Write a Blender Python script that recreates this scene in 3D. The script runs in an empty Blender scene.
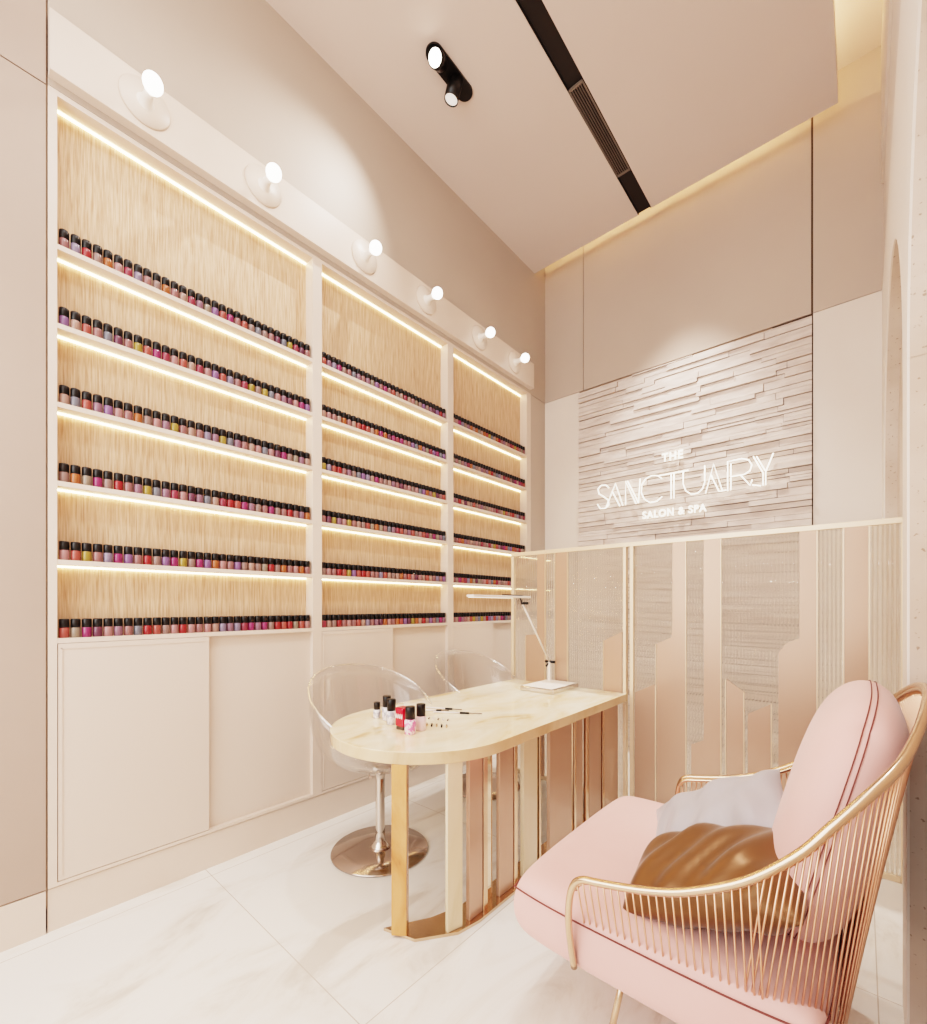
import bpy, bmesh, math, random
from mathutils import Vector, Matrix
R = math.radians
PI = math.pi
sc = bpy.context.scene
COL = sc.collection

# ------------------------------------------------------------------ materials
def srgb(r, g, b):
    f = lambda c: (c/255/12.92) if c/255 <= .04045 else ((c/255+.055)/1.055)**2.4
    return (f(r), f(g), f(b), 1)

def mat(name, col, rough=.5, metal=0, spec=.5, coat=0, emit=None, estr=0, trans=0, ior=1.45, sheen=0):
    m = bpy.data.materials.new(name); m.use_nodes = True
    p = m.node_tree.nodes['Principled BSDF']
    p.inputs['Base Color'].default_value = col
    p.inputs['Roughness'].default_value = rough
    p.inputs['Metallic'].default_value = metal
    p.inputs['Specular IOR Level'].default_value = spec
    p.inputs['Coat Weight'].default_value = coat
    p.inputs['IOR'].default_value = ior
    p.inputs['Transmission Weight'].default_value = trans
    p.inputs['Sheen Weight'].default_value = sheen
    if emit:
        p.inputs['Emission Color'].default_value = emit
        p.inputs['Emission Strength'].default_value = estr
    return m

def noisy(m, c1, c2, scale=(1, 1, 1), nscale=5, detail=6, lo=.35, hi=.65, bump=0, dist=0, bdist=.01):
    nt = m.node_tree; N = nt.nodes; L = nt.links; p = N['Principled BSDF']
    tc = N.new('ShaderNodeTexCoord'); mp = N.new('ShaderNodeMapping')
    mp.inputs['Scale'].default_value = scale
    nz = N.new('ShaderNodeTexNoise'); nz.inputs['Scale'].default_value = nscale
    nz.inputs['Detail'].default_value = detail; nz.inputs['Distortion'].default_value = dist
    cr = N.new('ShaderNodeValToRGB')
    cr.color_ramp.elements[0].position = lo; cr.color_ramp.elements[0].color = c1
    cr.color_ramp.elements[1].position = hi; cr.color_ramp.elements[1].color = c2
    L.new(tc.outputs['Object'], mp.inputs[0]); L.new(mp.outputs[0], nz.inputs['Vector'])
    L.new(nz.outputs['Fac'], cr.inputs[0]); L.new(cr.outputs[0], p.inputs['Base Color'])
    if bump:
        b = N.new('ShaderNodeBump'); b.inputs['Strength'].default_value = bump; b.inputs['Distance'].default_value = bdist
        L.new(nz.outputs['Fac'], b.inputs['Height']); L.new(b.outputs[0], p.inputs['Normal'])
    return m

M = {}
M['cab'] = mat('cabinet_lacquer', srgb(232, 216, 203), .42)
noisy(M['cab'], srgb(219, 199, 185), srgb(224, 205, 192), nscale=2)
M['door'] = mat('door_lacquer', srgb(219, 200, 187), .45)
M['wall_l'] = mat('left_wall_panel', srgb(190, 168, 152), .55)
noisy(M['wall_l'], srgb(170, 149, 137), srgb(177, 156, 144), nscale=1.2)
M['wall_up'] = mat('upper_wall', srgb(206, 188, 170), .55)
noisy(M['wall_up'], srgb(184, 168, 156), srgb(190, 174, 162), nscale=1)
M['wall_b'] = mat('back_wall_upper', srgb(204, 184, 163), .55)
noisy(M['wall_b'], srgb(186, 167, 154), srgb(192, 173, 160), nscale=1)
M['wall_bl'] = mat('back_wall_lower', srgb(226, 211, 200), .5)
noisy(M['wall_bl'], srgb(224, 208, 197), srgb(229, 215, 204), nscale=1)
M['ceil'] = mat('ceiling_paint', srgb(222, 203, 191), .7)
noisy(M['ceil'], srgb(214, 196, 187), srgb(218, 200, 191), nscale=1)
M['white'] = mat('white_plaster', srgb(238, 226, 216), .6)
M['gap'] = mat('shadow_gap', srgb(92, 74, 62), .8)
M['gap2'] = mat('soft_joint', srgb(158, 134, 116), .8)
M['black'] = mat('black_metal', srgb(22, 19, 18), .35)
M['blackr'] = mat('black_channel', srgb(30, 24, 22), .5)
M['gril'] = mat('grille_grey', srgb(120, 108, 100), .4)
# fine vertical wood / grasscloth back panel
m = mat('ribbed_wood', srgb(225, 196, 158), .55)
nt = m.node_tree; N = nt.nodes; L = nt.links
tc = N.new('ShaderNodeTexCoord'); mp = N.new('ShaderNodeMapping'); mp.inputs['Scale'].default_value = (1, 95, 4)
nz = N.new('ShaderNodeTexNoise'); nz.inputs['Scale'].default_value = 2.2; nz.inputs['Detail'].default_value = 5
cr = N.new('ShaderNodeValToRGB'); e = cr.color_ramp.elements
e[0].position = .30; e[0].color = srgb(186, 144, 112); e[1].position = .64; e[1].color = srgb(226, 192, 162)
bp = N.new('ShaderNodeBump'); bp.inputs['Strength'].default_value = .35; bp.inputs['Distance'].default_value = .004
p = N['Principled BSDF']
L.new(tc.outputs['Object'], mp.inputs[0]); L.new(mp.outputs[0], nz.inputs['Vector']); L.new(nz.outputs['Fac'], cr.inputs[0])
L.new(cr.outputs[0], p.inputs['Base Color']); L.new(nz.outputs['Fac'], bp.inputs['Height']); L.new(bp.outputs[0], p.inputs['Normal'])
M['wood'] = m
M['led'] = mat('led_warm', srgb(255, 240, 200), .5, emit=(1, .75, .40, 1), estr=11)
M['bulb'] = mat('bulb_glow', srgb(255, 250, 240), .3, emit=(1, .93, .82, 1), estr=5.5)
M['spot_on'] = mat('spot_glow', srgb(255, 250, 240), .3, emit=(1, .92, .75, 1), estr=10)
M['spot_dim'] = mat('spot_lens', srgb(230, 220, 210), .3, emit=(1, .95, .88, 1), estr=.6)
M['sign'] = mat('sign_glow', srgb(255, 245, 225), .3, emit=(1, .92, .76, 1), estr=2.6)
M['sign_soft'] = mat('sign_glow_soft', srgb(255, 245, 225), .3, emit=(1, .92, .76, 1), estr=1.8)
# marble floor with joints
m = mat('marble_floor', srgb(232, 224, 214), .16, spec=.45)
nt = m.node_tree; N = nt.nodes; L = nt.links; p = N['Principled BSDF']
tc = N.new('ShaderNodeTexCoord')
mp = N.new('ShaderNodeMapping'); mp.inputs['Scale'].default_value = (1.3, .5, 1); mp.inputs['Rotation'].default_value = (0, 0, R(-24))
nz = N.new('ShaderNodeTexNoise'); nz.inputs['Scale'].default_value = 2.4; nz.inputs['Detail'].default_value = 9; nz.inputs['Distortion'].default_value = 1.4; nz.inputs['Roughness'].default_value = .6
cr = N.new('ShaderNodeValToRGB'); e = cr.color_ramp.elements
e[0].position = .36; e[0].color = srgb(214, 203, 192); e[1].position = .52; e[1].color = srgb(240, 234, 227)
x = e.new(.44); x.color = srgb(234, 226, 217)
L.new(tc.outputs['Object'], mp.inputs[0]); L.new(mp.outputs[0], nz.inputs['Vector']); L.new(nz.outputs['Fac'], cr.inputs[0])
sx = N.new('ShaderNodeSeparateXYZ'); L.new(tc.outputs['Object'], sx.inputs[0])
def joint(axis, off, period, w):
    a = N.new('ShaderNodeMath'); a.operation = 'SUBTRACT'; L.new(sx.outputs[axis], a.inputs[0]); a.inputs[1].default_value = off
    b = N.new('ShaderNodeMath'); b.operation = 'PINGPONG'; L.new(a.outputs[0], b.inputs[0]); b.inputs[1].default_value = period/2
    c = N.new('ShaderNodeMath'); c.operation = 'LESS_THAN'; L.new(b.outputs[0], c.inputs[0]); c.inputs[1].default_value = w
    return c
j1 = joint(1, .851, 1.2, .0018); j2 = joint(0, -1.16, 1.2, .0018)
mx = N.new('ShaderNodeMath'); mx.operation = 'MAXIMUM'; L.new(j1.outputs[0], mx.inputs[0]); L.new(j2.outputs[0], mx.inputs[1])
mc = N.new('ShaderNodeMix'); mc.data_type = 'RGBA'; L.new(mx.outputs[0], mc.inputs[0]); L.new(cr.outputs[0], mc.inputs[6]); mc.inputs[7].default_value = srgb(196, 182, 170)
L.new(mc.outputs[2], p.inputs['Base Color'])
M['floor'] = m
# onyx table top
def onyx(name, c1, c2, c3, sc_=(1, 1, 1), rough=.12, nsc=2.6):
    m = mat(name, c3, rough, spec=.5, coat=.3)
    nt = m.node_tree; N = nt.nodes; L = nt.links; p = N['Principled BSDF']
    tc = N.new('ShaderNodeTexCoord'); mp = N.new('ShaderNodeMapping'); mp.inputs['Scale'].default_value = sc_
    mp.inputs['Rotation'].default_value = (0, 0, R(25))
    nz = N.new('ShaderNodeTexNoise'); nz.inputs['Scale'].default_value = nsc; nz.inputs['Detail'].default_value = 8
    nz.inputs['Distortion'].default_value = 1.1; nz.inputs['Roughness'].default_value = .55
    cr = N.new('ShaderNodeValToRGB'); e = cr.color_ramp.elements
    e[0].position = .33; e[0].color = c1; e[1].position = .62; e[1].color = c3
    a = e.new(.43); a.color = c2
    L.new(tc.outputs['Object'], mp.inputs[0]); L.new(mp.outputs[0], nz.inputs['Vector']); L.new(nz.outputs['Fac'], cr.inputs[0])
    L.new(cr.outputs[0], p.inputs['Base Color'])
    return m
M['onyx'] = onyx('onyx_top', srgb(206, 160, 110), srgb(238, 212, 176), srgb(248, 234, 210), (1.6, .8, 1))
M['onyx_edge'] = onyx('onyx_edge', srgb(190, 152, 116), srgb(216, 184, 148), srgb(226, 198, 164), (1, 1, 1))
M['onyx_leg'] = onyx('onyx_leg', srgb(136, 74, 38), srgb(196, 130, 76), srgb(216, 156, 102), (1, 1, .6), nsc=4)
M['cream'] = onyx('cream_slab', srgb(206, 182, 146), srgb(222, 200, 168), srgb(228, 208, 180), (1, 1, .3), rough=.15)
M['rose'] = mat('rose_gold_mirror', srgb(222, 176, 146), .14, metal=1)
M['rose2'] = mat('rose_gold_slab', srgb(200, 166, 146), .2, metal=.4)
M['strip'] = mat('copper_tinted_strip', srgb(190, 156, 136), .28, metal=.25, spec=.5)
M['gold'] = mat('polished_gold', srgb(222, 192, 166), .2, metal=1)
M['goldp'] = mat('champagne_frame', srgb(240, 214, 186), .35, metal=.4)
M['wire'] = mat('gold_wire', srgb(238, 192, 166), .3, metal=1)
M['mirror'] = mat('mirror_slab', srgb(228, 214, 194), .04, metal=1)
M['chrome'] = mat('chrome', srgb(214, 206, 200), .06, metal=1)
M['pink'] = mat('pink_fabric', srgb(240, 196, 188), .75, sheen=.3)
noisy(M['pink'], srgb(232, 174, 168), srgb(237, 183, 177), nscale=3, bump=.15, bdist=.004)
M['pinkd'] = mat('pink_seam', srgb(120, 66, 62), .8)
M['grey'] = mat('silver_fabric', srgb(172, 167, 172), .45, sheen=.2)
M['brown'] = mat('bronze_satin', srgb(116, 78, 46), .32, metal=.4, sheen=.2)
M['trav'] = mat('travertine', srgb(214, 194, 180), .6)
noisy(M['trav'], srgb(204, 182, 166), srgb(221, 203, 190), nscale=3, detail=9, bump=.2)
nt = M['trav'].node_tree; N = nt.nodes; L = nt.links; p = N['Principled BSDF']
v = N.new('ShaderNodeTexNoise'); v.inputs['Scale'].default_value = 70; v.inputs['Detail'].default_value = 2
cr = N.new('ShaderNodeValToRGB'); cr.color_ramp.elements[0].position = .29; cr.color_ramp.elements[0].color = (.42, .32, .26, 1)
cr.color_ramp.elements[1].position = .35; cr.color_ramp.elements[1].color = (1, 1, 1, 1)
mm = N.new('ShaderNodeMix'); mm.data_type = 'RGBA'; mm.blend_type = 'MULTIPLY'; mm.inputs[0].default_value = .7
tcx = N.new('ShaderNodeTexCoord'); L.new(tcx.outputs['Object'], v.inputs['Vector']); L.new(v.outputs['Fac'], cr.inputs[0])
old = p.inputs['Base Color'].links[0].from_socket
L.new(old, mm.inputs[6]); L.new(cr.outputs[0], mm.inputs[7]); L.new(mm.outputs[2], p.inputs['Base Color'])
M['stone'] = mat('split_stone', srgb(214, 197, 188), .7)
noisy(M['stone'], srgb(202, 184, 175), srgb(224, 208, 199), scale=(1, 1, 4), nscale=6, detail=9, bump=.5, bdist=.01)
M['sgap'] = mat('stone_gap', srgb(96, 84, 78), .9)
M['lampw'] = mat('lamp_white', srgb(240, 230, 222), .35)
M['lampu'] = mat('lamp_diffuser', srgb(250, 235, 220), .4, emit=(1, .88, .72, 1), estr=1.0)
M['cap'] = mat('bottle_cap', srgb(16, 12, 13), .35)
M['red'] = mat('red_glass', srgb(200, 20, 50), .2, coat=.6)
M['lab'] = mat('label_white', srgb(240, 232, 232), .5)
def clear(name, tint, base=.04, gl=(1, 1, 1, 1), power=1.0):
    m = bpy.data.materials.new(name); m.use_nodes = True
    nt = m.node_tree; N = nt.nodes; L = nt.links; N.remove(N['Principled BSDF']); out = N['Material Output']
    t = N.new('ShaderNodeBsdfTransparent'); t.inputs[0].default_value = tint
    g = N.new('ShaderNodeBsdfGlossy'); g.inputs['Roughness'].default_value = .03; g.inputs[0].default_value = gl
    lw = N.new('ShaderNodeLayerWeight'); lw.inputs[0].default_value = .35
    ma = N.new('ShaderNodeMath'); ma.operation = 'MULTIPLY_ADD'; ma.inputs[1].default_value = power; ma.inputs[2].default_value = base
    L.new(lw.outputs['Facing'], ma.inputs[0])
    mx = N.new('ShaderNodeMixShader'); L.new(ma.outputs[0], mx.inputs[0]); L.new(t.outputs[0], mx.inputs[1]); L.new(g.outputs[0], mx.inputs[2])
    L.new(mx.outputs[0], out.inputs[0]); return m
M['acryl'] = clear('clear_acrylic', (.965, .96, .955, 1), .025, power=.42)
# reeded glass: refracting ribs, part clear
m = bpy.data.materials.new('reeded_glass'); m.use_nodes = True
nt = m.node_tree; N = nt.nodes; L = nt.links; N.remove(N['Principled BSDF']); out = N['Material Output']
g = N.new('ShaderNodeBsdfGlass'); g.inputs['IOR'].default_value = 1.42; g.inputs['Roughness'].default_value = .02; g.inputs[0].default_value = (1, .99, .965, 1)
t = N.new('ShaderNodeBsdfTransparent'); t.inputs[0].default_value = (1, .99, .965, 1)
mx = N.new('ShaderNodeMixShader'); mx.inputs[0].default_value = .8
L.new(t.outputs[0], mx.inputs[1]); L.new(g.outputs[0], mx.inputs[2]); L.new(mx.outputs[0], out.inputs[0])
M['reed'] = m

# ------------------------------------------------------------------ mesh helpers
def box(bm, x0, x1, y0, y1, z0, z1, mi=0):
    vs = [bm.verts.new((x, y, z)) for x in (x0, x1) for y in (y0, y1) for z in (z0, z1)]
    for f in ((0, 1, 3, 2), (4, 6, 7, 5), (0, 4, 5, 1), (2, 3, 7, 6), (0, 2, 6, 4), (1, 5, 7, 3)):
        fc = bm.faces.new([vs[i] for i in f]); fc.material_index = mi

def prism(bm, pts, z0, z1, mi=0, plane='xy'):
    def P(a, b, c):
        return {'xy': (a, b, c), 'xz': (a, c, b), 'yz': (c, a, b)}[plane]
    lo = [bm.verts.new(P(a, b, z0)) for a, b in pts]; hi = [bm.verts.new(P(a, b, z1)) for a, b in pts]
    n = len(pts)
    for f in (lo[::-1], hi):
        bm.faces.new(f).material_index = mi
    for i in range(n):
        j = (i+1) % n
        bm.faces.new((lo[i], lo[j], hi[j], hi[i])).material_index = mi

def tube(bm, pts, r, n=8, closed=False, smooth=True, cap=True, nrm=None):
    pts = [Vector(p) for p in pts]; k = len(pts); rings = []
    up = None
    for i, p in enumerate(pts):
        if closed: t = (pts[(i+1) % k]-pts[i-1])
        else: t = pts[min(i+1, k-1)]-pts[max(i-1, 0)]
        t.normalize()
        if up is None:
            up = Vector((0, 0, 1)) if abs(t.z) < .9 else Vector((1, 0, 0))
        if nrm is not None: up = Vector(nrm)
        a = t.cross(up)
        if a.length < 1e-4: a = t.cross(Vector((0, 1, 0)))
        a.normalize(); b = a.cross(t).normalized(); up = b
        rings.append([bm.verts.new(p+a*(math.cos(2*PI*q/n)*r)+b*(math.sin(2*PI*q/n)*r)) for q in range(n)])
    m = k if closed else k-1
    for i in range(m):
        A, B = rings[i], rings[(i+1) % k]
        for q in range(n):
            f = bm.faces.new((A[q], A[(q+1) % n], B[(q+1) % n], B[q])); f.smooth = smooth
    if not closed and cap:
        bm.faces.new(rings[0][::-1]); bm.faces.new(rings[-1])

def lathe(bm, prof, n=32, M_=None, mi=0, smooth=True):
    """prof: (r, z) list, spun about z, then moved by M_"""
    M_ = M_ or Matrix.Identity(4); rings = []
    for r, z in prof:
        if r < 1e-6: rings.append([bm.verts.new(M_ @ Vector((0, 0, z)))])
        else: rings.append([bm.verts.new(M_ @ Vector((r*math.cos(2*PI*q/n), r*math.sin(2*PI*q/n), z))) for q in range(n)])
    for A, B in zip(rings, rings[1:]):
        for q in range(n):
            a, b = A[q % len(A)], A[(q+1) % n % len(A)]; c, d = B[(q+1) % n % len(B)], B[q % len(B)]
            vs = []
            for v_ in (a, b, c, d):
                if v_ not in vs: vs.append(v_)
            if len(vs) > 2:
                f = bm.faces.new(vs); f.smooth = smooth; f.material_index = mi

def obj(name, bm, mats, parent=None, bevel=0, seg=2):
    bmesh.ops.recalc_face_normals(bm, faces=bm.faces)
    me = bpy.data.meshes.new(name); bm.to_mesh(me); bm.free()
    for m_ in (mats if isinstance(mats, (list, tuple)) else [mats]): me.materials.append(m_)
    o = bpy.data.objects.new(name, me); COL.objects.link(o)
    if parent is not None:
        o.parent = parent
        o.matrix_parent_inverse = Matrix.Translation(-parent.location)
    if bevel:
        b = o.modifiers.new('bevel', 'BEVEL'); b.width = bevel; b.segments = seg; b.limit_method = 'ANGLE'
    return o

def tag(o, label=None, cat=None, group=None, kind=None):
    if label: o['label'] = label
    if cat: o['category'] = cat
    if group: o['group'] = group
    if kind: o['kind'] = kind
    return o

def thing(name, loc, label, cat, group=None):
    o = bpy.data.objects.new(name, None); COL.objects.link(o); o.location = loc; o.empty_display_size = .05
    return tag(o, label, cat, group)

def boxes(name, lst, mats, parent=None, bevel=0):
    bm = bmesh.new()
    for b in lst: box(bm, *b)
    return obj(name, bm, mats, parent, bevel)

def struct(o, label, cat='wall'):
    return tag(o, label, cat, kind='structure')

# ------------------------------------------------------------------ layout numbers (metres)
XF = -2.43          # face plane of left wall and cabinets
XB = -2.508          # back panel of the shelves
YB = 4.04           # back wall
ZC, ZU = 4.58, 4.97 # lowered ceiling, raised ceiling
BAYS = [(.30, 1.43), (1.49, 2.59), (2.655, 3.70)]
SH = [1.17+.317*k for k in range(6)]

# ------------------------------------------------------------------ room shell
struct(boxes('floor', [(-2.75, .5, -3.2, 4.3, -.1, 0)], M['floor']), 'pale veined marble floor in large slabs', 'floor')
# left wall: in front of the cabinets, beyond them, and above them
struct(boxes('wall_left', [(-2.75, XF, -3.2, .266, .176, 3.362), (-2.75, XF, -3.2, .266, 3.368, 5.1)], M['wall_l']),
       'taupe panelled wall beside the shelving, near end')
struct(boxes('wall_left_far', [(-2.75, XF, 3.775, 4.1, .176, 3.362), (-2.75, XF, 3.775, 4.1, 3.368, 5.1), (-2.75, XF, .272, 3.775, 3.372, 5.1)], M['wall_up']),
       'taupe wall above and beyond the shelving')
struct(boxes('trim_4', [(-2.745, XF-.008, -3.2, .27, .1, 4.2), (-2.745, XF-.008, 3.77, 4.1, .1, 4.2)], M['gap2']),
       'dark shadow joint between wall panels', 'trim')
struct(boxes('baseboard_left', [(-2.75, XF-.006, .272, 3.775, 0, .17), (-2.75, XF, -3.2, .266, 0, .17), (-2.75, XF, 3.78, 4.1, 0, .17)], M['cab']),
       'tall beige skirting running under the wall cabinets', 'baseboard')
# header board carrying the wall lights
struct(boxes('trim_1', [(XF-.1, -2.385, .272, 3.76, 3.40, 3.64)], M['cab'], bevel=.002), 'pale header board above the shelving carrying round wall lights', 'trim')
# back wall
struct(boxes('wall_back', [(-2.75, -2.012, YB, YB+.2, 3.368, 5.1), (-2.006, -.27, YB, YB+.2, 3.368, 5.1), (-.258, .3, YB, YB+.2, 3.368, 5.1)], M['wall_b']),
       'warm taupe upper back wall under the cove light')
struct(boxes('wall_back_lower', [(-2.75, -2.05, YB-.004, YB+.2, 0, 3.362), (-.258, .3, YB-.004, YB+.2, 0, 3.362)], M['wall_bl']), 'pale lower back wall panels either side of the stone')
struct(boxes('trim_2', [(-2.74, -.5, YB+.012, YB+.21, .1, 5.0)], M['gap2']), 'dark joints in the back wall panelling', 'trim')
struct(boxes('trim_3', [(-.5, .3, YB+.012, YB+.21, .1, 5.0)], M['gap']), 'dark vertical joint beside the stone cladding', 'trim')
# split-face stone
random.seed(7)
bm = bmesh.new()
z = .0
while z < 3.335:
    h = random.choice((.026, .034, .042, .05, .034, .06))
    h = min(h, 3.345-z)
    x = -2.05
    prev = 0
    while x < -.262:
        w = random.uniform(.22, .75)
        x1 = min(x+w, -.262)
        if -.262-x1 < .1: x1 = -.262
        d = random.choice((.012, .017, .022, .027, .033))
        if abs(d-prev) < .004: d = .036-d*.6
        prev = d
        if random.random() < .22 and h > .034:
            box(bm, x, x1-.003, YB-d, YB-.002, z+.0045, z+h*.5); box(bm, x, x1-.003, YB-d+.005, YB-.002, z+h*.5+.003, z+h)
        else:
            box(bm, x, x1-.003, YB-d, YB-.002, z+.0045, z+h)
        x = x1
    z += h
box(bm, -2.05, -.262, YB-.006, YB+.01, 0, 3.345, 1)
o = obj('wall_stone_cladding', bm, [M['stone'], M['sgap']]); struct(o, 'pale split stone cladding in thin uneven courses behind the glowing sign')
# right side: white arcade in front of a travertine wall
def arcade():
    bm = bmesh.new()
    def arch_wall(y0, y1, zs, r, ztop):
        yc = (y0+y1)/2; n = 24
        arc = [(yc-r*math.cos(PI*i/n), zs+r*math.sin(PI*i/n)) for i in range(n+1)]
        for X in (.10,):
            vs = [bm.verts.new((X, y, z)) for y, z in arc]; tp = [bm.verts.new((X, y, ztop)) for y, z in arc]
            for i in range(n): bm.faces.new((vs[i], vs[i+1], tp[i+1], tp[i]))
        for (a, b), (c, d) in zip(arc, arc[1:]):
            for xa, xb, mi in ((.10, .106, 0), (.106, .162, 1)):
                q = [bm.verts.new(p_) for p_ in ((xa, a, b), (xb, a, b), (xb, c, d), (xa, c, d))]; bm.faces.new(q).material_index = mi
    arch_wall(2.06, 3.73, 2.03, .835, 3.36)
    arch_wall(.20, 1.87, 2.03, .835, 3.36)
    for ya, yb in ((1.872, 2.06), (3.73, 4.04), (-.6, .2)):
        box(bm, .10, .106, ya, yb, 0, 3.36); box(bm, .106, .162, ya, yb, 0, 3.36, 1)
    return obj('wall_right_arcade', bm, [M['white'], M['trav']])
struct(arcade(), 'white plaster arcade with round arches before the travertine')
struct(boxes('wall_right', [(.16, .4, 1.97, 4.2, 0, 3.36), (.142, .4, -3.2, 1.97, 0, 3.36)], M['trav']), 'pitted travertine wall behind the white arches')
struct(boxes('wall_right_upper', [(.108, .4, -3.2, 4.2, 3.36, 4.06), (.095, .4, -3.2, 4.2, 4.06, 5.1)], M['wall_bl']), 'pale bulkhead above the white arches')
# ceilings
struct(boxes('ceiling', [(XF, -1.412, -3.2, 3.84, ZC, ZC+.12), (-1.303, -.116, -3.2, 3.84, ZC, ZC+.12), (-1.412, -1.303, -3.2, 3.84, ZC+.07, ZC+.12)], M['ceil']),
       'lowered smooth ceiling panel split by a black slot', 'ceiling')
struct(boxes('ceiling_upper', [(-2.75, .4, -3.2, 4.3, ZU, ZU+.1)], M['ceil']), 'raised ceiling glowing above the lowered panel', 'ceiling')
t = thing('cove_light_strip', (-1.2, 3.7, ZC+.12), 'hidden warm strip light on top of the lowered ceiling edge', 'light')
boxes('led_strip', [(-2.35, -.3, 3.70, 3.72, ZC+.121, ZC+.135), (-.27, -.25, -2.5, 3.72, ZC+.121, ZC+.135)], mat('cove_led', srgb(255, 235, 190), .5, emit=(1, .77, .44, 1), estr=34), t)
# linear diffuser
t = thing('linear_air_diffuser', (-1.357, 1.5, ZC+.05), 'long narrow black slot diffuser set into the pale ceiling', 'air vent')
boxes('channel', [(-1.411, -1.406, -3, 3.838, ZC-.001, ZC+.069), (-1.309, -1.304, -3, 3.838, ZC-.001, ZC+.069), (-1.406, -1.309, -3, 3.838, ZC+.012, ZC+.069)], M['blackr'], t)
g = [(-1.404, -1.311, 2.62, 2.635, ZC-.003, ZC+.008), (-1.404, -1.311, 3.385, 3.40, ZC-.003, ZC+.008), (-1.406, -1.400, 2.62, 3.4, ZC-.003, ZC+.008), (-1.315, -1.309, 2.62, 3.4, ZC-.003, ZC+.008)]
for i in range(6):
    xx = -1.392+i*.0145; g.append((xx, xx+.004, 2.635, 3.385, ZC, ZC+.009))
boxes('grille', g, M['gril'], t)
# ceiling double spotlight
t = thing('ceiling_spotlight', (-1.91, 2.05, ZC), 'black double spotlight on a pill shaped plate in the ceiling', 'spotlight')
bm = bmesh.new(); pts = []
for i in range(17): a = -PI/2+PI*i/16-PI/2; pts.append((-1.91+.055*math.sin(a+PI/2+PI/2) , 0))
pts = [(-1.905+.052*math.cos(PI*i/16), 2.185+.052*math.sin(PI*i/16)) for i in range(17)] + [(-1.905-.052*math.cos(PI*i/16), 1.915-.052*math.sin(PI*i/16)) for i in range(17)]
prism(bm, pts, ZC-.012, ZC+.002); obj('mounting_plate', bm, M['black'], t)
def spot_head(base, direc, ln, glow):
    d = Vector(direc).normalized(); q = d.to_track_quat('Z', 'Y').to_matrix().to_4x4(); q.translation = Vector(base)
    bm = bmesh.new(); lathe(bm, [(0, -.01), (.045, -.01), (.045, ln), (.040, ln), (.040, ln-.006)], 28, q)
    h = obj('lamp_head', bm, M['black'], t)
    bm = bmesh.new(); lathe(bm, [(.040, ln-.006), (0, ln-.005)], 28, q); obj('lens', bm, glow, h)
spot_head((-1.905, 1.96, ZC-.012), (.25, -.75, -.62), .085, M['spot_on'])
spot_head((-1.905, 2.10, ZC-.012), (-.22, -.10, -.9), .11, M['spot_dim'])

# ------------------------------------------------------------------ shelving
bay_words = ['nearest', 'middle', 'farthest']
for bi, (y0, y1) in enumerate(BAYS):
    s0 = [.272, (BAYS[0][1]+BAYS[1][0])/2, (BAYS[1][1]+BAYS[2][0])/2][bi]
    s1 = [(BAYS[0][1]+BAYS[1][0])/2, (BAYS[1][1]+BAYS[2][0])/2, 3.772][bi]
    t = thing('display_cabinet', (XF, (y0+y1)/2, 0), ['built-in white shelving bay nearest the camera, with lit nail polish shelves and cupboard',
              'middle built-in white shelving bay with lit polish shelves, behind the clear stool',
              'far built-in white shelving bay ending at the corner by the glass screen'][bi], 'cabinet', 'white built-in shelving bays')
    boxes('frame', [(XB-.01, XF, s0, y0, .175, 3.37), (XB-.01, XF, y1, s1, .175, 3.37), (XB-.01, XF, y0, y1, 3.348, 3.37), (XB-.01, XF, y0, y1, .175, .19)], M['cab'], t)
    boxes('back_panel', [(XB-.015, XB, y0, y1, 1.15, 3.35)], M['wood'], t)
    for k, z in enumerate(SH):
        s = boxes('shelf', [(XB, XF-.0005, y0, y1, z-.02, z)], M['cab'], t)
        if k: boxes('led_strip', [(XB+.001, XB+.010, y0+.004, y1-.004, z-.0265, z-.0205)], M['led'], s)
    boxes('led_strip', [(XB+.001, XB+.010, y0+.004, y1-.004, 3.3415, 3.3475)], M['led'], t)
    ym = (y0+y1)/2
    d = boxes('door', [(XF-.03, XF-.0015, y0+.003, ym, .193, 1.148)], M['door'], t)
    boxes('edge_bead', [(XF-.0018, XF+.001, y0+.012, y0+.016, .21, 1.13), (XF-.0018, XF+.001, y0+.012, ym, 1.126, 1.13)], M['door'], d)
    boxes('door', [(XF-.06, XF-.028, ym, y1, .19, 1.148)], M['door'], t)
    # light catching the ledge below the recessed leaf
# nail polish
NAMES = [('coral', (226, 96, 84)), ('deep rose', (196, 62, 88)), ('mauve', (178, 120, 146)), ('lilac', (168, 112, 176)), ('nude pink', (218, 164, 148)),
         ('scarlet', (216, 44, 50)), ('mustard', (206, 168, 66)), ('dusty rose', (196, 124, 124)), ('grey blue', (140, 140, 156)), ('orange', (226, 116, 56)),
         ('magenta', (198, 52, 124)), ('greige', (184, 158, 136)), ('plum', (138, 66, 98)), ('blush', (224, 150, 150)), ('taupe pink', (186, 140, 132)), ('pale violet', (166, 146, 180))]
PM = [mat('polish_'+n.replace(' ', '_'), srgb(*[int(v*.62+(sum(c)/3)*.12) for v in c]), .25, coat=.3) for n, c in NAMES]
BODY = [(0, 0), (.0155, 0), (.0168, .0015), (.0168, .0395), (.0155, .042)]
CAPP = [(.0146, .041), (.0166, .042), (.0166, .074), (.0150, .0775), (0, .078)]
body_me = []
for pm, (n, c) in zip(PM, NAMES):
    bm = bmesh.new(); lathe(bm, BODY+[(0, .042)], 16)
    me = bpy.data.meshes.new('polish_bottle_body'); bmesh.ops.recalc_face_normals(bm, faces=bm.faces); bm.to_mesh(me); bm.free(); me.materials.append(pm); body_me.append(me)
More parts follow.
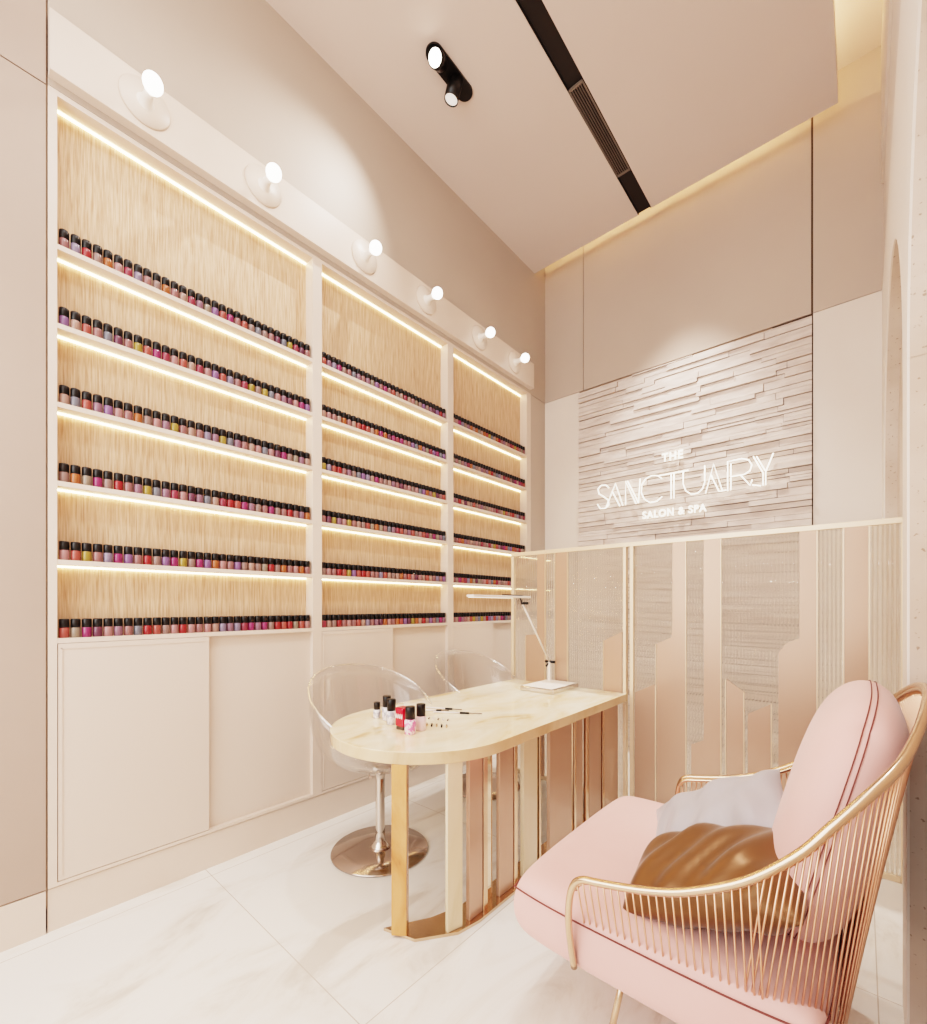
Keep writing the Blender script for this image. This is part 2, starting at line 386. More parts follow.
bm = bmesh.new(); lathe(bm, [(0, .041)]+CAPP, 16); cap_me = bpy.data.meshes.new('bottle_cap'); bmesh.ops.recalc_face_normals(bm, faces=bm.faces); bm.to_mesh(bm and cap_me); bm.free(); cap_me.materials.append(M['cap'])
proto = bpy.data.objects.new('nail_polish_bottle', body_me[0]); COL.objects.link(proto)
pcap = bpy.data.objects.new('cap', cap_me); COL.objects.link(pcap); pcap.parent = proto
ONES = ['', 'first', 'second', 'third', 'fourth', 'fifth', 'sixth', 'seventh', 'eighth', 'ninth', 'tenth', 'eleventh', 'twelfth', 'thirteenth', 'fourteenth', 'fifteenth', 'sixteenth', 'seventeenth', 'eighteenth', 'nineteenth', 'twentieth']
def ordw(n):
    return ONES[n] if n <= 20 else ('thirtieth' if n == 30 else ('twenty-' if n < 30 else 'thirty-')+ONES[n % 10])
rows_w = ['bottom', 'fifth', 'fourth', 'third', 'second', 'top']
random.seed(21)
PAL = [13, 7, 2, 4, 14, 0, 2, 7, 3, 11, 5, 6, 9, 8, 1, 10, 12, 15, 4, 14, 0, 13, 7]
NB = [31, 30, 29]; first = True
smb = bmesh.new()
for bi, (y0, y1) in enumerate(BAYS):
    pitch = (y1-y0-.012)/NB[bi]
    for k, z in enumerate(SH):
        last = -1
        for i in range(NB[bi]):
            ci = random.choice(PAL)
            if ci == last: ci = random.choice(PAL)
            last = ci
            y = y0+.006+pitch*(i+.5)+random.uniform(-.0006, .0006); x = XF-.024+random.uniform(-.0012, .0012)
            if bi == 0 or (bi == 1 and i < 18):
                if first: b, cp = proto, pcap; first = False
                else:
                    b = proto.copy(); COL.objects.link(b); cp = pcap.copy(); COL.objects.link(cp); cp.parent = b
                b.data = body_me[ci]; b.location = (x, y, z)
                tag(b, '%s polish bottle, black cap, %s from near end of %s shelf, %s bay' % (NAMES[ci][0], ordw(i+1), rows_w[k], bay_words[bi]), 'nail polish',
                    'nail polish bottles in rows on the lit shelves')
            else:
                Mx = Matrix.Translation((x, y, z)); lathe(smb, BODY, 10, Mx, ci); lathe(smb, CAPP, 10, Mx, len(PM))
o = obj('far_nail_polish_row', smb, PM+[M['cap']]); tag(o, 'many small polish bottles lined up on the far half of the shelving wall', 'nail polish', kind='stuff')

# ------------------------------------------------------------------ wall lights
for i, y in enumerate((.586, 1.115, 1.765, 2.31, 2.925, 3.43)):
    X = -2.385
    t = thing('wall_light', (X, y, 3.52), ['first', 'second', 'third', 'fourth', 'fifth', 'sixth'][i]+' round globe wall light from the near end of the header board', 'wall light', 'row of globe wall lights on the header')
    MX = Matrix.Translation((X, y, 3.522)) @ Matrix.Rotation(PI/2, 4, 'Y')
    bm = bmesh.new(); lathe(bm, [(0, .010), (.093, .010), (.096, .005), (.096, 0), (0, 0)], 48, MX); obj('wall_plate', bm, M['cab'], t)
    bm = bmesh.new(); lathe(bm, [(.034, .010), (.024, .022), (.018, .05), (.022, .078), (0, .078)], 32, MX); obj('lamp_holder', bm, M['white'], t)
    bm = bmesh.new(); bmesh.ops.create_uvsphere(bm, u_segments=24, v_segments=16, radius=.038, matrix=Matrix.Translation((X+.116, y, 3.522)))
    for f in bm.faces: f.smooth = True
    obj('globe_bulb', bm, M['bulb'], t)

# ------------------------------------------------------------------ sign
t = thing('wall_sign', (-1.2, 3.985, 2.05), 'glowing outlined sign reading The Sanctuary Salon and Spa on stone wall', 'sign')
YS = 3.988
def S(px, py):   # traced letter coordinates -> metres on the wall plane
    u = (590+px/4.635-463.5)/455; v = (606-(440+py/4.635))/455
    c, s = math.cos(R(41.2)), math.sin(R(41.2)); k = YS/(c+s*u)
    return ((-s+c*u)*k, YS, 1.3+v*k)
LET = [[(88, 222), (74, 209), (52, 210), (37, 228), (42, 250), (64, 263), (84, 278), (88, 300), (70, 317), (48, 318), (34, 298)],
       [(76, 308), (118, 202), (152, 303)], [(104, 240), (138, 306)],
       [(165, 300), (165, 192), (214, 296)], [(174, 190), (224, 290)], [(224, 292), (233, 180)],
       [(333, 178), (312, 165), (285, 165), (258, 180), (240, 208), (238, 245), (252, 275), (278, 290), (310, 284), (334, 262)],
       [(316, 166), (456, 140)], [(376, 155), (376, 272)], [(389, 153), (389, 270)],
       [(432, 144), (432, 205), (444, 236), (470, 252), (500, 246), (522, 226), (532, 195), (532, 118)],
       [(536, 246), (573, 112), (614, 236)], [(560, 162), (598, 238), (632, 232)],
       [(638, 236), (638, 100), (705, 86), (735, 92), (750, 115), (742, 142), (715, 160), (656, 170)], [(653, 232), (653, 110)], [(700, 165), (742, 210), (752, 184)],
       [(752, 208), (792, 212)], [(757, 76), (802, 152), (802, 210), (814, 208), (814, 148), (850, 60)], [(772, 76), (812, 142)]]
bm = bmesh.new()
for st in LET: tube(bm, [S(*p) for p in st], .0040, 6)
obj('lettering', bm, M['sign'], t)
def text(body, size, x, z, width, weight=.0):
    cu = bpy.data.curves.new(body, 'FONT'); cu.body = body; cu.size = size; cu.extrude = .006; cu.offset = weight; cu.align_x = 'CENTER'; cu.space_character = 1.15
    o = bpy.data.objects.new('tmp', cu); COL.objects.link(o); bpy.context.view_layer.update()
    me = bpy.data.meshes.new_from_object(o.evaluated_get(bpy.context.evaluated_depsgraph_get())); COL.objects.unlink(o); bpy.data.objects.remove(o)
    xs = [v.co.x for v in me.vertices]; w = max(xs)-min(xs); s = width/w
    q = bpy.data.objects.new('small_lettering', me); COL.objects.link(q); me.materials.clear(); me.materials.append(M['sign_soft'])
    me.transform(Matrix.Translation((x, YS, z)) @ Matrix.Rotation(PI/2, 4, 'X') @ Matrix.Diagonal((s, 1, 1, 1)))
    q.parent = t; q.matrix_parent_inverse = Matrix.Translation(-t.location)
text('THE', .095, -1.185, 2.515, .165, .0012)
text('SALON & SPA', .085, -1.18, 2.055, .50, .0012)

# ------------------------------------------------------------------ glass screen
YG = 2.965
t = thing('glass_screen', (-.97, YG, 0), 'tall reeded glass screen with copper coloured slanted strips, between table and stone wall', 'partition')
boxes('frame', [(-2.085, .153, YG-.014, YG+.014, 1.688, 1.717), (-2.085, -2.062, YG-.014, YG+.014, 0, 1.688), (.138, .153, YG-.014, YG+.014, 0, 1.688),
                (-2.062, .138, YG-.015, YG+.015, 0, .03)], M['goldp'], t, bevel=.003)
boxes('post', [(-1.185, -1.163, YG-.02, YG+.02, .03, 1.688)], M['goldp'], t, bevel=.003)
boxes('post', [(-1.140, -1.115, YG-.02, YG+.02, .03, 1.688)], M['goldp'], t, bevel=.003)
def reeded(x0, x1):
    bm = bmesh.new(); n = int((x1-x0)/.0165); w = (x1-x0)/n; pts = []; q = 6
    for i in range(n):
        for j in range(q):
            a = PI*j/q; pts.append((x0+w*i+w*(1-math.cos(a))/2, -.0042*math.sin(a)))
    pts.append((x1, 0))
    poly = [(x, YG-.004+y) for x, y in pts]+[(x1, YG+.003), (x0, YG+.003)]
    prism(bm, poly, .03, 1.688)
    for f in bm.faces:
        if len(f.verts) == 4 and abs(f.normal.z) < .5 and all(v_.co.y < YG for v_ in f.verts): f.smooth = True
    return obj('reeded_glass_pane', bm, M['reed'], t)
reeded(-2.062, -1.185); reeded(-1.115, .138)
Z0, Z1 = .03, 1.688
STR = [  # strips in front of the glass: outline in x, z
    [(-1.94, .7), (-1.94, 1.078), (-1.775, 1.092), (-1.775, .7)], [(-1.842, .7), (-1.842, Z1), (-1.775, Z1), (-1.775, .7)],
    [(-1.685, .7), (-1.685, Z1), (-1.592, Z1), (-1.592, .7)], [(-1.315, .7), (-1.315, 1.065), (-1.19, 1.13), (-1.19, .7)],
    [(-1.94, Z0), (-1.94, .68), (-1.78, .68), (-1.78, Z0)], [(-1.62, Z0), (-1.62, .68), (-1.5, .68), (-1.5, Z0)],
    [(-1.105, Z0), (-1.105, .742), (-.98, .808), (-.98, Z0)],
    [(-.968, Z0), (-.968, 1.063), (-.88, 1.108), (-.874, 1.2), (-.874, Z1), (-.802, Z1), (-.802, Z0)],
    [(-.768, Z0), (-.768, .473), (-.70, .511), (-.70, Z1), (-.614, Z1), (-.614, Z0)],
    [(-.582, Z0), (-.582, .884), (-.50, .822), (-.50, Z0)],
    [(-.477, Z0), (-.477, .70), (-.372, .768), (-.372, Z0)],
    [(-.336, Z0), (-.336, 1.05), (-.303, 1.10), (-.245, 1.133), (-.245, Z1), (-.176, Z1), (-.176, Z0)],
    [(-.065, Z0), (-.065, Z1), (.023, Z1), (.023, Z0)]]
for i, pl in enumerate(STR):
    bm = bmesh.new()
    yy = YG-.020 if i != 1 else YG-.019
    prism(bm, pl, yy, yy+.007, plane='xz')
    obj('copper_strip', bm, M['strip'], t)
# thin bright metal edges on the strips
bm = bmesh.new()
for x in (-1.944, -1.771, -1.689, -1.588, -1.319):
    box(bm, x-.002, x+.002, YG-.023, YG-.010, .732, 1.07 if x in (-1.944, -1.319) else Z1)
for x, zt in ((-.798, Z1), (-.610, Z1), (-.496, .82), (-.586, .88), (-.368, .77), (-.172, Z1), (-.069, Z1), (.027, Z1), (-.976, .80), (-.972, 1.06)):
    box(bm, x-.002, x+.002, YG-.023, YG-.010, Z0, zt)
obj('metal_edging', bm, M['goldp'], t)

# ------------------------------------------------------------------ manicure table
t = thing('manicure_table', (-1.6, 2.0, 0), 'long onyx manicure table with rounded near end on gold and copper slab legs', 'table')
cx, cy, rr = -1.60, 1.55, .45
out = [(cx-rr, 2.935)]+[(cx-rr*math.cos(PI*i/40), cy-rr*math.sin(PI*i/40)) for i in range(41)]+[(cx+rr, 2.935)]
bm = bmesh.new(); prism(bm, out, .68, .73)
for f in bm.faces:
    f.material_index = 0 if abs(f.normal.z) > .5 or len(f.verts) > 4 else 1
o = obj('table_top', bm, [M['onyx'], M['onyx_edge']], t, bevel=.003)
bm = bmesh.new()
base = [(-1.44, 1.16), (-1.30, 1.20), (-1.20, 1.34), (-1.18, 1.45), (-1.18, 2.93), (-1.30, 2.93), (-1.30, 1.46), (-1.34, 1.33)]
prism(bm, base, 0, .012); obj('base_plate', bm, M['gold'], t)
def slab(x, y, ang, w, th, m_, z0=.012, z1=.68):
    bm = bmesh.new(); box(bm, -th/2, th/2, -w/2, w/2, z0, z1)
    bm.transform(Matrix.Translation((x, y, 0)) @ Matrix.Rotation(ang, 4, 'Z')); return obj('slab_leg', bm, m_, t, bevel=.0015)
# three round the curve
slab(-1.375, 1.19, R(-52), .060, .05, M['onyx_leg'])
XL = -1.215
def sl(y0, y1, m_, dx=0, th=.02): return slab(XL+dx, (y0+y1)/2, 0, y1-y0, th, m_)
slab(-1.225, 1.342, R(-16), .070, .018, M['cream'])
sl(1.415, 1.50, M['rose2']); sl(1.503, 1.53, M['gold'], .004); sl(1.55, 1.60, M['mirror'], -.02, .01)
sl(1.62, 1.725, M['rose2']); sl(1.735, 1.76, M['gold']); sl(1.81, 1.93, M['cream']); sl(1.945, 1.96, M['gold'], .004)
sl(2.05, 2.285, M['strip']); sl(2.31, 2.33, M['gold'], .004); sl(2.335, 2.44, M['strip'], -.012); sl(2.455, 2.485, M['gold'], .004)
sl(2.50, 2.66, M['strip']); sl(2.675, 2.70, M['gold'], .004); sl(2.715, 2.93, M['rose2'], -.006)

# ------------------------------------------------------------------ on the table
def table_bottle(x, y, h, r, bodym, label, capf=.45, group='polish bottles on the onyx table'):
    t = thing('nail_polish_bottle', (x, y, .7305), label, 'nail polish', group)
    Mx = Matrix.Translation((x, y, .7305)); hb = h*(1-capf)
    bm = bmesh.new(); lathe(bm, [(0, 0), (r*.92, 0), (r, .002), (r, hb-.006), (r*.8, hb), (0, hb)], 28, Mx); b = obj('glass_body', bm, bodym, t)
    bm = bmesh.new(); lathe(bm, [(0, hb), (r*.86, hb), (r*.86, h-.002), (r*.80, h), (0, h)], 28, Mx); obj('cap', bm, M['cap'], t)
    return t
clearp = mat('clear_pink_polish', srgb(236, 206, 212), .12, coat=.8)
pinkp = mat('pink_polish_label', srgb(232, 150, 182), .15, coat=.8)
noisy(pinkp, srgb(226, 120, 168), srgb(244, 220, 228), nscale=60, detail=2, lo=.45, hi=.55)
silv = mat('silver_polish', srgb(206, 202, 208), .15, coat=.8)
noisy(silv, srgb(160, 160, 172), srgb(236, 230, 232), nscale=55, detail=2, lo=.4, hi=.6)
table_bottle(-1.86, 1.455, .08, .019, silv, 'shortest dark capped polish bottle at the back left of the table cluster')
table_bottle(-1.79, 1.462, .120, .024, silv, 'tall silver polish bottle at the rear of the table cluster')
table_bottle(-1.71, 1.425, .120, .0245, silv, 'silver patterned polish bottle beside the red box on the table')
table_bottle(-1.515, 1.37, .122, .0255, pinkp, 'pink patterned polish bottle standing in front of the red box')
table_bottle(-1.525, 1.445, .120, .0245, clearp, 'clear pale polish bottle with black cap nearest the gold nail clips')
t = thing('polish_box', (-1.60, 1.40, .7305), 'red square polish bottle with white lettering among the black capped bottles', 'nail polish')
o = boxes('glass_body', [(-1.628, -1.574, 1.378, 1.428, .745, .832)], M['red'], t, bevel=.006)
boxes('foot', [(-1.624, -1.578, 1.382, 1.424, .7305, .745)], M['gap'], t)
bm = bmesh.new()
for i in range(4):   # jagged white lettering band
    xx = -1.624+i*.0125; pts_ = [(xx, .786), (xx+.004, .804), (xx+.006, .794), (xx+.010, .806), (xx+.009, .788), (xx+.005, .782)]
    prism(bm, pts_, 1.3765, 1.3779, plane='xz')
obj('label', bm, M['lab'], t)
def lying(name, label, cat, a, b, group=None):
    a = Vector(a); b = Vector(b); d = b-a
    t = thing(name, tuple((a+b)/2), label, cat, group)
    for nm, f0, f1, r, m_ in (('handle', 0, .55, .004, M['lab']), ('ferrule', .55, .74, .0052, M['cap']), ('bristles', .74, 1, .0028, M['gril'])):
        bm = bmesh.new(); tube(bm, [a+d*f0, a+d*f1], r, 10); obj(nm, bm, m_, t)
lying('nail_brush', 'thin white nail brush with black ferrule at the back of the table tools', 'brush', (-1.83, 1.77, .7355), (-1.64, 1.86, .7355), 'nail brushes on the table')
lying('nail_brush', 'slim nail brush with dark tip pointing towards the glass screen', 'brush', (-1.72, 1.72, .7355), (-1.50, 1.86, .7355), 'nail brushes on the table')
lying('nail_brush', 'small pale nail brush lying next to the white nail tips', 'brush', (-1.80, 1.70, .7355), (-1.68, 1.80, .7355), 'nail brushes on the table')
for i in range(6):
    x, y = -1.675+i*.024, 1.615+i*.009
    bm = bmesh.new(); tube(bm, [(x, y, .734), (x+.012, y-.018, .734)], .0035, 8)
    o = obj('nail_tip', bm, M['gril'] if i % 2 else M['lab']); tag(o, 'tiny pale nail tip in a neat row beside the brushes', 'nail tip', 'pale nail tips in a row on the table')
for i in range(6):
    x, y = -1.60+i*.023, 1.525+i*.010
    bm = bmesh.new(); tube(bm, [(x, y, .7345), (x+.028, y-.030, .7345)], .0042, 8)
    o = obj('nail_clip', bm, M['gold'] if i % 2 else M['black']); tag(o, ('gold' if i % 2 else 'dark')+' slim nail clip in the row before the pale tips', 'nail clip', ('gold' if i % 2 else 'dark')+' nail clips in a row on the table')
# desk lamp
t = thing('desk_lamp', (-1.62, 2.76, .73), 'slim articulated desk lamp with flat bar head and white tray base by the screen', 'lamp')
boxes('base', [(-1.745, -1.49, 2.575, 2.925, .7305, .759)], M['chrome'], t, bevel=.003)
boxes('base_top', [(-1.735, -1.50, 2.585, 2.915, .759, .7635)], M['white'], t, bevel=.002)
boxes('stem', [(-1.712, -1.690, 2.878, 2.902, .7565, .895)], M['lampw'], t, bevel=.002)
bm = bmesh.new(); tube(bm, [(-1.701, 2.89, .895), (-1.701, 2.535, 1.318)], .0065, 12); obj('arm', bm, M['lampw'], t)
bm = bmesh.new(); tube(bm, [(-1.735, 2.89, .897), (-1.660, 2.89, .897)], .010, 16); tube(bm, [(-1.701, 2.89, .897), (-1.72, 2.87, .862)], .007, 12); obj('lower_joint', bm, M['black'], t)
bm = bmesh.new(); tube(bm, [(-1.705, 2.535, 1.318), (-1.655, 2.535, 1.318)], .009, 16); tube(bm, [(-1.701, 2.535, 1.318), (-1.701, 2.51, 1.355)], .0055, 10); obj('upper_joint', bm, M['black'], t)
h = boxes('lamp_head', [(-1.728, -1.672, 2.0, 2.60, 1.352, 1.366)], M['lampw'], t, bevel=.003)
boxes('diffuser', [(-1.722, -1.678, 2.01, 2.40, 1.349, 1.352)], M['lampu'], h)
boxes('switch', [(-1.715, -1.685, 2.33, 2.52, 1.366, 1.373)], M['black'], h)

# ------------------------------------------------------------------ clear stools
def make_stool(x, y, label):
    t = thing('clear_stool', (x, y, 0), label, 'stool', 'clear acrylic swivel stools beside the table')
    nA, nS = 64, 18; bm = bmesh.new(); rings = []
    ctr = bm.verts.new((x+.02, y, .462))
    for s in range(1, nS+1):
        f = s/nS; ring = []
        for a in range(nA):
            th = 2*PI*a/nA           # 0 = back (towards -x)
            zr = .50+.457*((1+math.cos(th))/2)**.62
            rho = math.sin(f*PI/2)**.9
            zz = .462+(zr-.462)*(f**2.6)
            rx = .30 if math.cos(th) > 0 else .30
            bulge = 1+.05*math.sin(PI*f)
            ring.append(bm.verts.new((x-.05-rx*rho*bulge*math.cos(th)+.07*(1-f), y+.352*rho*bulge*math.sin(th), zz)))
        rings.append(ring)
    for a in range(nA):
        f = bm.faces.new((ctr, rings[0][a], rings[0][(a+1) % nA])); f.smooth = True
    for A, B in zip(rings, rings[1:]):
        for a in range(nA):
            f = bm.faces.new((A[a], A[(a+1) % nA], B[(a+1) % nA], B[a])); f.smooth = True
    rimp = [v_.co.copy() for v_ in rings[-1]]
    sh = obj('shell', bm, M['acryl'], t)
    md = sh.modifiers.new('thick', 'SOLIDIFY'); md.thickness = .007
    bm = bmesh.new(); tube(bm, rimp, .0055, 8, closed=True); obj('rim', bm, M['rimc'], sh)
    Mx = Matrix.Translation((x, y, 0))
    bm = bmesh.new(); lathe(bm, [(0, 0), (.252, 0), (.256, .004), (.252, .010), (.10, .016), (0, .018)], 64, Mx); obj('base', bm, M['basep'], t)
    bm = bmesh.new(); lathe(bm, [(0, .016), (.058, .017), (.040, .028), (.028, .055), (.024, .10), (.024, .38), (.030, .42), (.06, .448), (.085, .455), (0, .456)], 40, Mx); obj('column', bm, M['chrome'], t)
    bm = bmesh.new(); tube(bm, [(x-.03, y-.05, .43), (x+.02, y-.085, .418), (x+.05, y-.10, .425)], .006, 10); obj('lever', bm, M['chrome'], t)
    return t
M['rimc'] = clear('acrylic_rim', (.97, .96, .95, 1), .22, power=.7)
M['basep'] = mat('chrome_base', srgb(188, 174, 166), .12, metal=1)
make_stool(-1.935, 1.535, 'clear acrylic tub stool on chrome disc base tucked at rounded table end')
make_stool(-2.055, 2.58, 'second clear acrylic tub stool, half hidden behind the table near the glass screen')

# ------------------------------------------------------------------ cushions
def cushion(name, w, h, th, mtx, m_, parent=None, n=5, corner=.12, pinch=0, wr=0, seed=0, res=40, rnd=2.2):
    """flat padded block in local x (w), y (h), z (th)"""
    rng = random.Random(seed); ph = [(rng.uniform(0, 6), rng.uniform(2, 7), rng.uniform(-4, 4)) for _ in range(5)]
    bm = bmesh.new(); G = {}
    def sup(a, b):   # square -> rounded rectangle
        u = a*(1-corner*(b*b)**1.6*.5*(a*a)); v_ = b*(1-corner*(a*a)**1.6*.5*(b*b))
        if pinch:
            u *= 1-pinch*(1-b*b)*abs(a)**1.5; v_ *= 1-pinch*(1-a*a)*abs(b)**1.5
        return u, v_
    for side in (1, -1):
        for i in range(res+1):
            for j in range(res+1):
                a = math.sin(PI/2*(-1+2*i/res)); b = math.sin(PI/2*(-1+2*j/res))
                edge = i in (0, res) or j in (0, res)
                if edge and side == -1: G[(side, i, j)] = G[(1, i, j)]; continue
                u, v_ = sup(a, b)
                e = max(0, (1-abs(a)**n))*max(0, (1-abs(b)**n)); zt = (e**(1/rnd))*th/2
                if wr and not edge:
                    q = sum(math.sin(p0+p1*u*2+p2*v_*2) for p0, p1, p2 in ph)/5; zt += wr*q*e**.5
                G[(side, i, j)] = bm.verts.new((u*w/2, v_*h/2, side*zt))
    for side in (1, -1):
        for i in range(res):
            for j in range(res):
                vs = [G[(side, i, j)], G[(side, i+1, j)], G[(side, i+1, j+1)], G[(side, i, j+1)]]
                f = bm.faces.new(vs if side == 1 else vs[::-1]); f.smooth = True
    bm.transform(mtx)
    o = obj(name, bm, m_, parent)
    per = [(i, 0) for i in range(res)]+[(res, j) for j in range(res)]+[(i, res) for i in range(res, 0, -1)]+[(0, j) for j in range(res, 0, -1)]
    loop = []
    for i, j in per:
        a = math.sin(PI/2*(-1+2*i/res)); b = math.sin(PI/2*(-1+2*j/res)); u, v_ = sup(a, b); loop.append((u*w/2, v_*h/2))
    return o, loop

# ------------------------------------------------------------------ wire lounge chair
YC = 1.605
t = thing('lounge_chair', (-.3, YC, 0), 'pink cushioned lounge chair in a gold wire basket frame, facing the onyx table', 'armchair')
half = [(-.60, -.455, .30), (-.602, -.48, .42), (-.598, -.485, .50), (-.585, -.485, .548), (-.56, -.485, .571), (-.52, -.485, .580), (-.45, -.485, .596), (-.372, -.485, .618), (-.295, -.485, .650),
        (-.19, -.48, .712), (-.10, -.472, .795), (-.044, -.46, .868), (.0075, -.43, .932), (.045, -.388, .975), (.070, -.335, 1.008), (.095, -.24, 1.052), (.113, -.12, 1.086), (.119, 0, 1.096)]
def catmull(P, per=5):
    P = [Vector(p) for p in P]; out = []
    for i in range(len(P)-1):
        a = P[max(i-1, 0)]; b = P[i]; c = P[i+1]; d = P[min(i+2, len(P)-1)]
        for k in range(per):
            s = k/per; out.append(.5*((2*b)+(-a+c)*s+(2*a-5*b+4*c-d)*s*s+(-a+3*b-3*c+d)*s**3))
    out.append(P[-1]); return out
full = half+[(x, -y, z) for x, y, z in half[:-1][::-1]]
rim = [Vector((p.x, p.y+YC, p.z)) for p in catmull(full, 5)]
bm = bmesh.new(); tube(bm, rim, .0095, 12)
r2 = [Vector((p.x+.0 , YC+(p.y-YC)*.972, p.z-.010)) for p in rim]
tube(bm, r2[14:-14], .0085, 12); obj('rim', bm, M['gold'], t)
# lower ring
def ringpt(s):   # s 0..1 from near front round the back to far front
    hw, xf, xb, r = .405, -.60, -.035, .16
    segs = [(xb-r-xf), PI/2*r, 2*hw-2*r, PI/2*r, (xb-r-xf)]; T = sum(segs); d = s*T
    if d < segs[0]: return Vector((xf+d, YC-hw, .30))
    d -= segs[0]
    if d < segs[1]: a = d/r; return Vector((xb-r+r*math.sin(a), YC-hw+r-r*math.cos(a), .30))
    d -= segs[1]
    if d < segs[2]: return Vector((xb, YC-hw+r+d, .30))
    d -= segs[2]
    if d < segs[3]: a = d/r; return Vector((xb-r+r*math.cos(a), YC+hw-r+r*math.sin(a), .30))
    d -= segs[3]
    return Vector((xb-r-d, YC+hw, .30))
ring = [ringpt(i/80) for i in range(81)]
bm = bmesh.new(); tube(bm, ring, .008, 10); tube(bm, [ring[0], ring[-1]], .008, 10)
for yy in (-.2, 0, .2): tube(bm, [(-.60, YC+yy, .298), (-.04, YC+yy, .298)], .006, 8)
obj('seat_ring', bm, M['gold'], t)
# wires
cut = rim[17:-17]
acc = [0]
for a, b in zip(cut, cut[1:]): acc.append(acc[-1]+(b-a).length)
def at(d):
    for i in range(1, len(acc)):
        if acc[i] >= d:
            k = (d-acc[i-1])/(acc[i]-acc[i-1]); return cut[i-1].lerp(cut[i], k)
    return cut[-1]
nw = 124; bm = bmesh.new()
for i in range(nw+1):
    s = i/nw; p0 = at(acc[-1]*s); q = ringpt(.03+.94*s)
    if p0.x < -.16: q = Vector((p0.x+.004, q.y, .30))
    mid = p0.lerp(q, .5)
    tube(bm, [p0, mid, q], .0024, 5)
obj('wire_basket', bm, M['wire'], t)
for sx_, sy_ in ((-.50, -.33), (-.50, .33), (-.12, -.33), (-.12, .33)):
    bm = bmesh.new(); tube(bm, [(sx_, YC+sy_, .30), (sx_+(-.05 if sx_ < -.3 else .05), YC+sy_*1.12, .002)], .009, 10); obj('leg', bm, M['gold'], t)
# seat cushion
mt = Matrix.Translation((-.44, YC, .368))
sc_o, loop = cushion('seat_cushion', .80, .905, .20, mt, M['pink'], t, n=14, corner=.10, rnd=3.6, res=48)
bm = bmesh.new()
tube(bm, [mt @ Vector((x*.9965, y*.9965, .055)) for x, y in loop], .0022, 6, closed=True, nrm=(0, 0, 1)); obj('seam', bm, M['pinkd'], sc_o)
# back cushion
ang = math.atan2(.165, .64)
mb = Matrix.Translation((-.058, YC+.03, .765)) @ Matrix.Rotation(ang, 4, 'Y') @ Matrix.Rotation(-PI/2, 4, 'Y') @ Matrix.Rotation(PI, 4, 'Z')
# local x -> along height, y -> width, z -> forward
bk, loop = cushion('back_cushion', .66, .70, .215, mb, M['pink'], t, n=3.6, corner=.42, rnd=2.0, res=44)
bm = bmesh.new()
for off in (-.006, .006):
    tube(bm, [mb @ Vector((x*1.006, y*1.006, off)) for x, y in loop], .0013, 6, closed=True, nrm=mb.to_3x3() @ Vector((0, 0, 1)))
obj('seam', bm, M['pinkd'], bk)
# pillows
def rot(rx, ry, rz): return Matrix.Rotation(R(rz), 4, 'Z') @ Matrix.Rotation(R(ry), 4, 'Y') @ Matrix.Rotation(R(rx), 4, 'X')
mg = Matrix.Translation((-.375, 1.77, .555)) @ rot(8, -30, 12)
g, lp = cushion('scatter_cushion', .48, .42, .17, mg, M['grey'], None, n=2.6, corner=-.05, pinch=.07, wr=.024, seed=3, rnd=1.7)
tag(g, 'silver grey scatter cushion with a tufted button, leaning behind the bronze one', 'cushion')
bm = bmesh.new(); bmesh.ops.create_uvsphere(bm, u_segments=16, v_segments=10, radius=.013, matrix=mg @ Matrix.Translation((0, 0, .078)) @ Matrix.Diagonal((1, 1, .5, 1))); obj('button', bm, M['grey'], g)
mb2 = Matrix.Translation((-.30, 1.375, .575)) @ rot(14, -22, -4)
b, lp = cushion('scatter_cushion', .46, .34, .16, mb2, M['brown'], None, n=3, corner=.1, pinch=.05, wr=.022, seed=8, rnd=1.8)
tag(b, 'shiny bronze satin scatter cushion lying against the near arm of the chair', 'cushion')

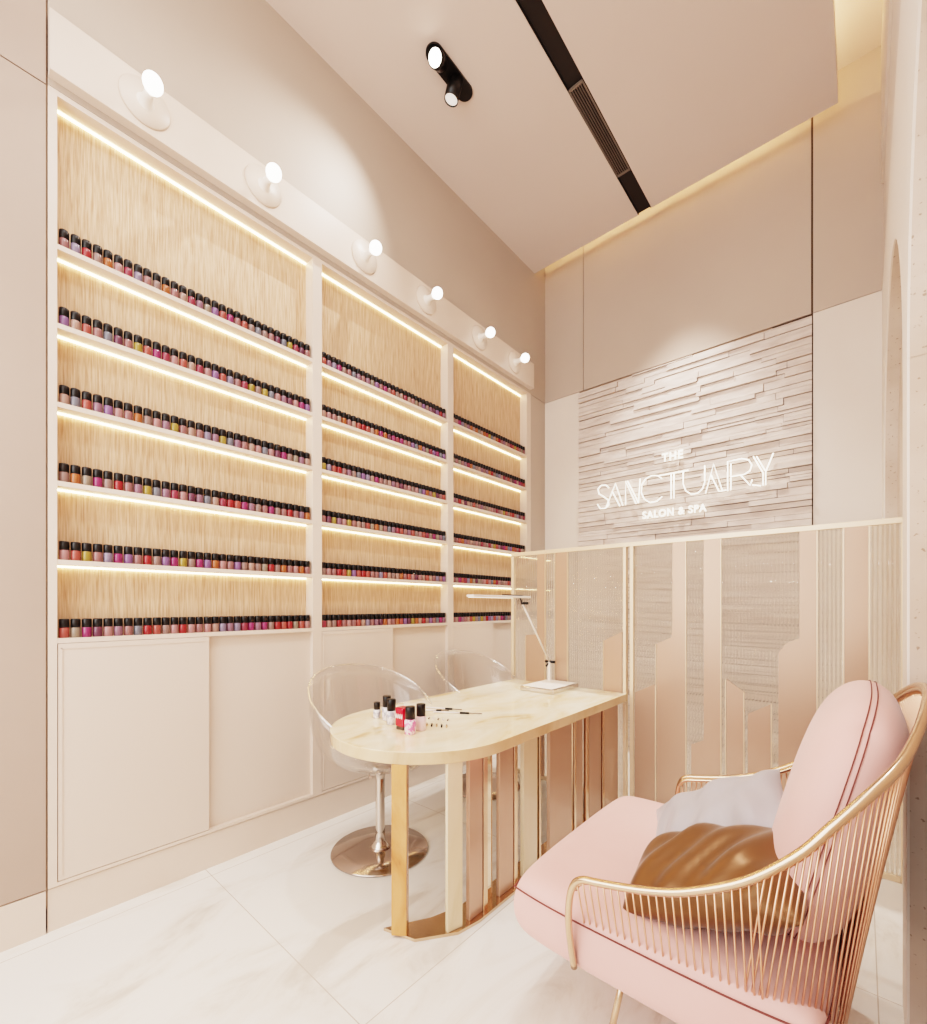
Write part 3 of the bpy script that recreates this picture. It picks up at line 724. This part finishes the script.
# ------------------------------------------------------------------ light
w = bpy.data.worlds.new('World'); sc.world = w; w.use_nodes = True
w.node_tree.nodes['Background'].inputs[0].default_value = (1, .97, .94, 1); w.node_tree.nodes['Background'].inputs[1].default_value = 1.0
def area(name, loc, tgt, sx_, sy_, pw, col=(1, .965, .93)):
    l = bpy.data.lights.new(name, 'AREA'); l.shape = 'RECTANGLE'; l.size = sx_; l.size_y = sy_; l.energy = pw; l.color = col
    o = bpy.data.objects.new(name, l); COL.objects.link(o); o.location = loc
    o.rotation_euler = (Vector(tgt)-Vector(loc)).to_track_quat('-Z', 'Y').to_euler(); return o
def spot(name, loc, tgt, pw, ang, blend=.4, col=(1, .95, .88), rad=.04):
    l = bpy.data.lights.new(name, 'SPOT'); l.energy = pw; l.spot_size = R(ang); l.spot_blend = blend; l.color = col; l.shadow_soft_size = rad
    o = bpy.data.objects.new(name, l); COL.objects.link(o); o.location = loc
    o.rotation_euler = (Vector(tgt)-Vector(loc)).to_track_quat('-Z', 'Y').to_euler(); return o
area('rear_fill', (-1.0, -1.1, 2.5), (-1.1, 3, 1.8), 2.2, 4.0, 62)  # unseen fill panel added behind the camera to even out the room
area('side_fill', (-2.0, -.7, 1.7), (.14, 2.0, 1.0), 1.2, 1.6, 16)
area('ceiling_fill', (-.85, .5, 4.5), (-.75, .9, 0), 1.2, 2.0, 22)
spot('added_spot_a', (-.75, 1.7, 4.5), (-1.5, 1.9, .7), 90, 80, .8)  # unseen overhead spot added to light the table, no fixture modelled
spot('downlight_b', (-1.86, 1.93, 4.43), (-2.5, 1.05, 3.05), 60, 84, 1, rad=.015)
spot('added_spot_c', (-.7, .4, 4.5), (-2.43, 1.2, 1.2), 30, 80, .8)  # added spot brightening the cabinet fronts, no fixture behind it
spot('added_spot_d', (-.6, 2.3, 4.5), (-.8, 3.1, 0), 40, 70, 1)  # added overhead spot aimed at the floor by the screen, no lamp body
spot('added_spot_e', (-1.1, 3.42, 4.5), (-1.1, 3.62, 0), 400, 66, 1)  # added spot lifting the dark area behind the glass screen, no fixture there

# ------------------------------------------------------------------ camera
cd = bpy.data.cameras.new('camera'); cam = bpy.data.objects.new('camera', cd); COL.objects.link(cam)
cam.location = (0, 0, 1.3); cam.rotation_euler = (PI/2, 0, R(41.2))
cd.sensor_fit = 'HORIZONTAL'; cd.sensor_width = 36; cd.lens = 36*455/927
cd.shift_y = (606-512)/927; cd.clip_start = .05
sc.camera = cam
sc.view_settings.view_transform = 'Filmic'
sc.view_settings.look = 'High Contrast'
sc.view_settings.exposure = .36
sc.cycles.use_denoising = True
sc.cycles.caustics_reflective = False
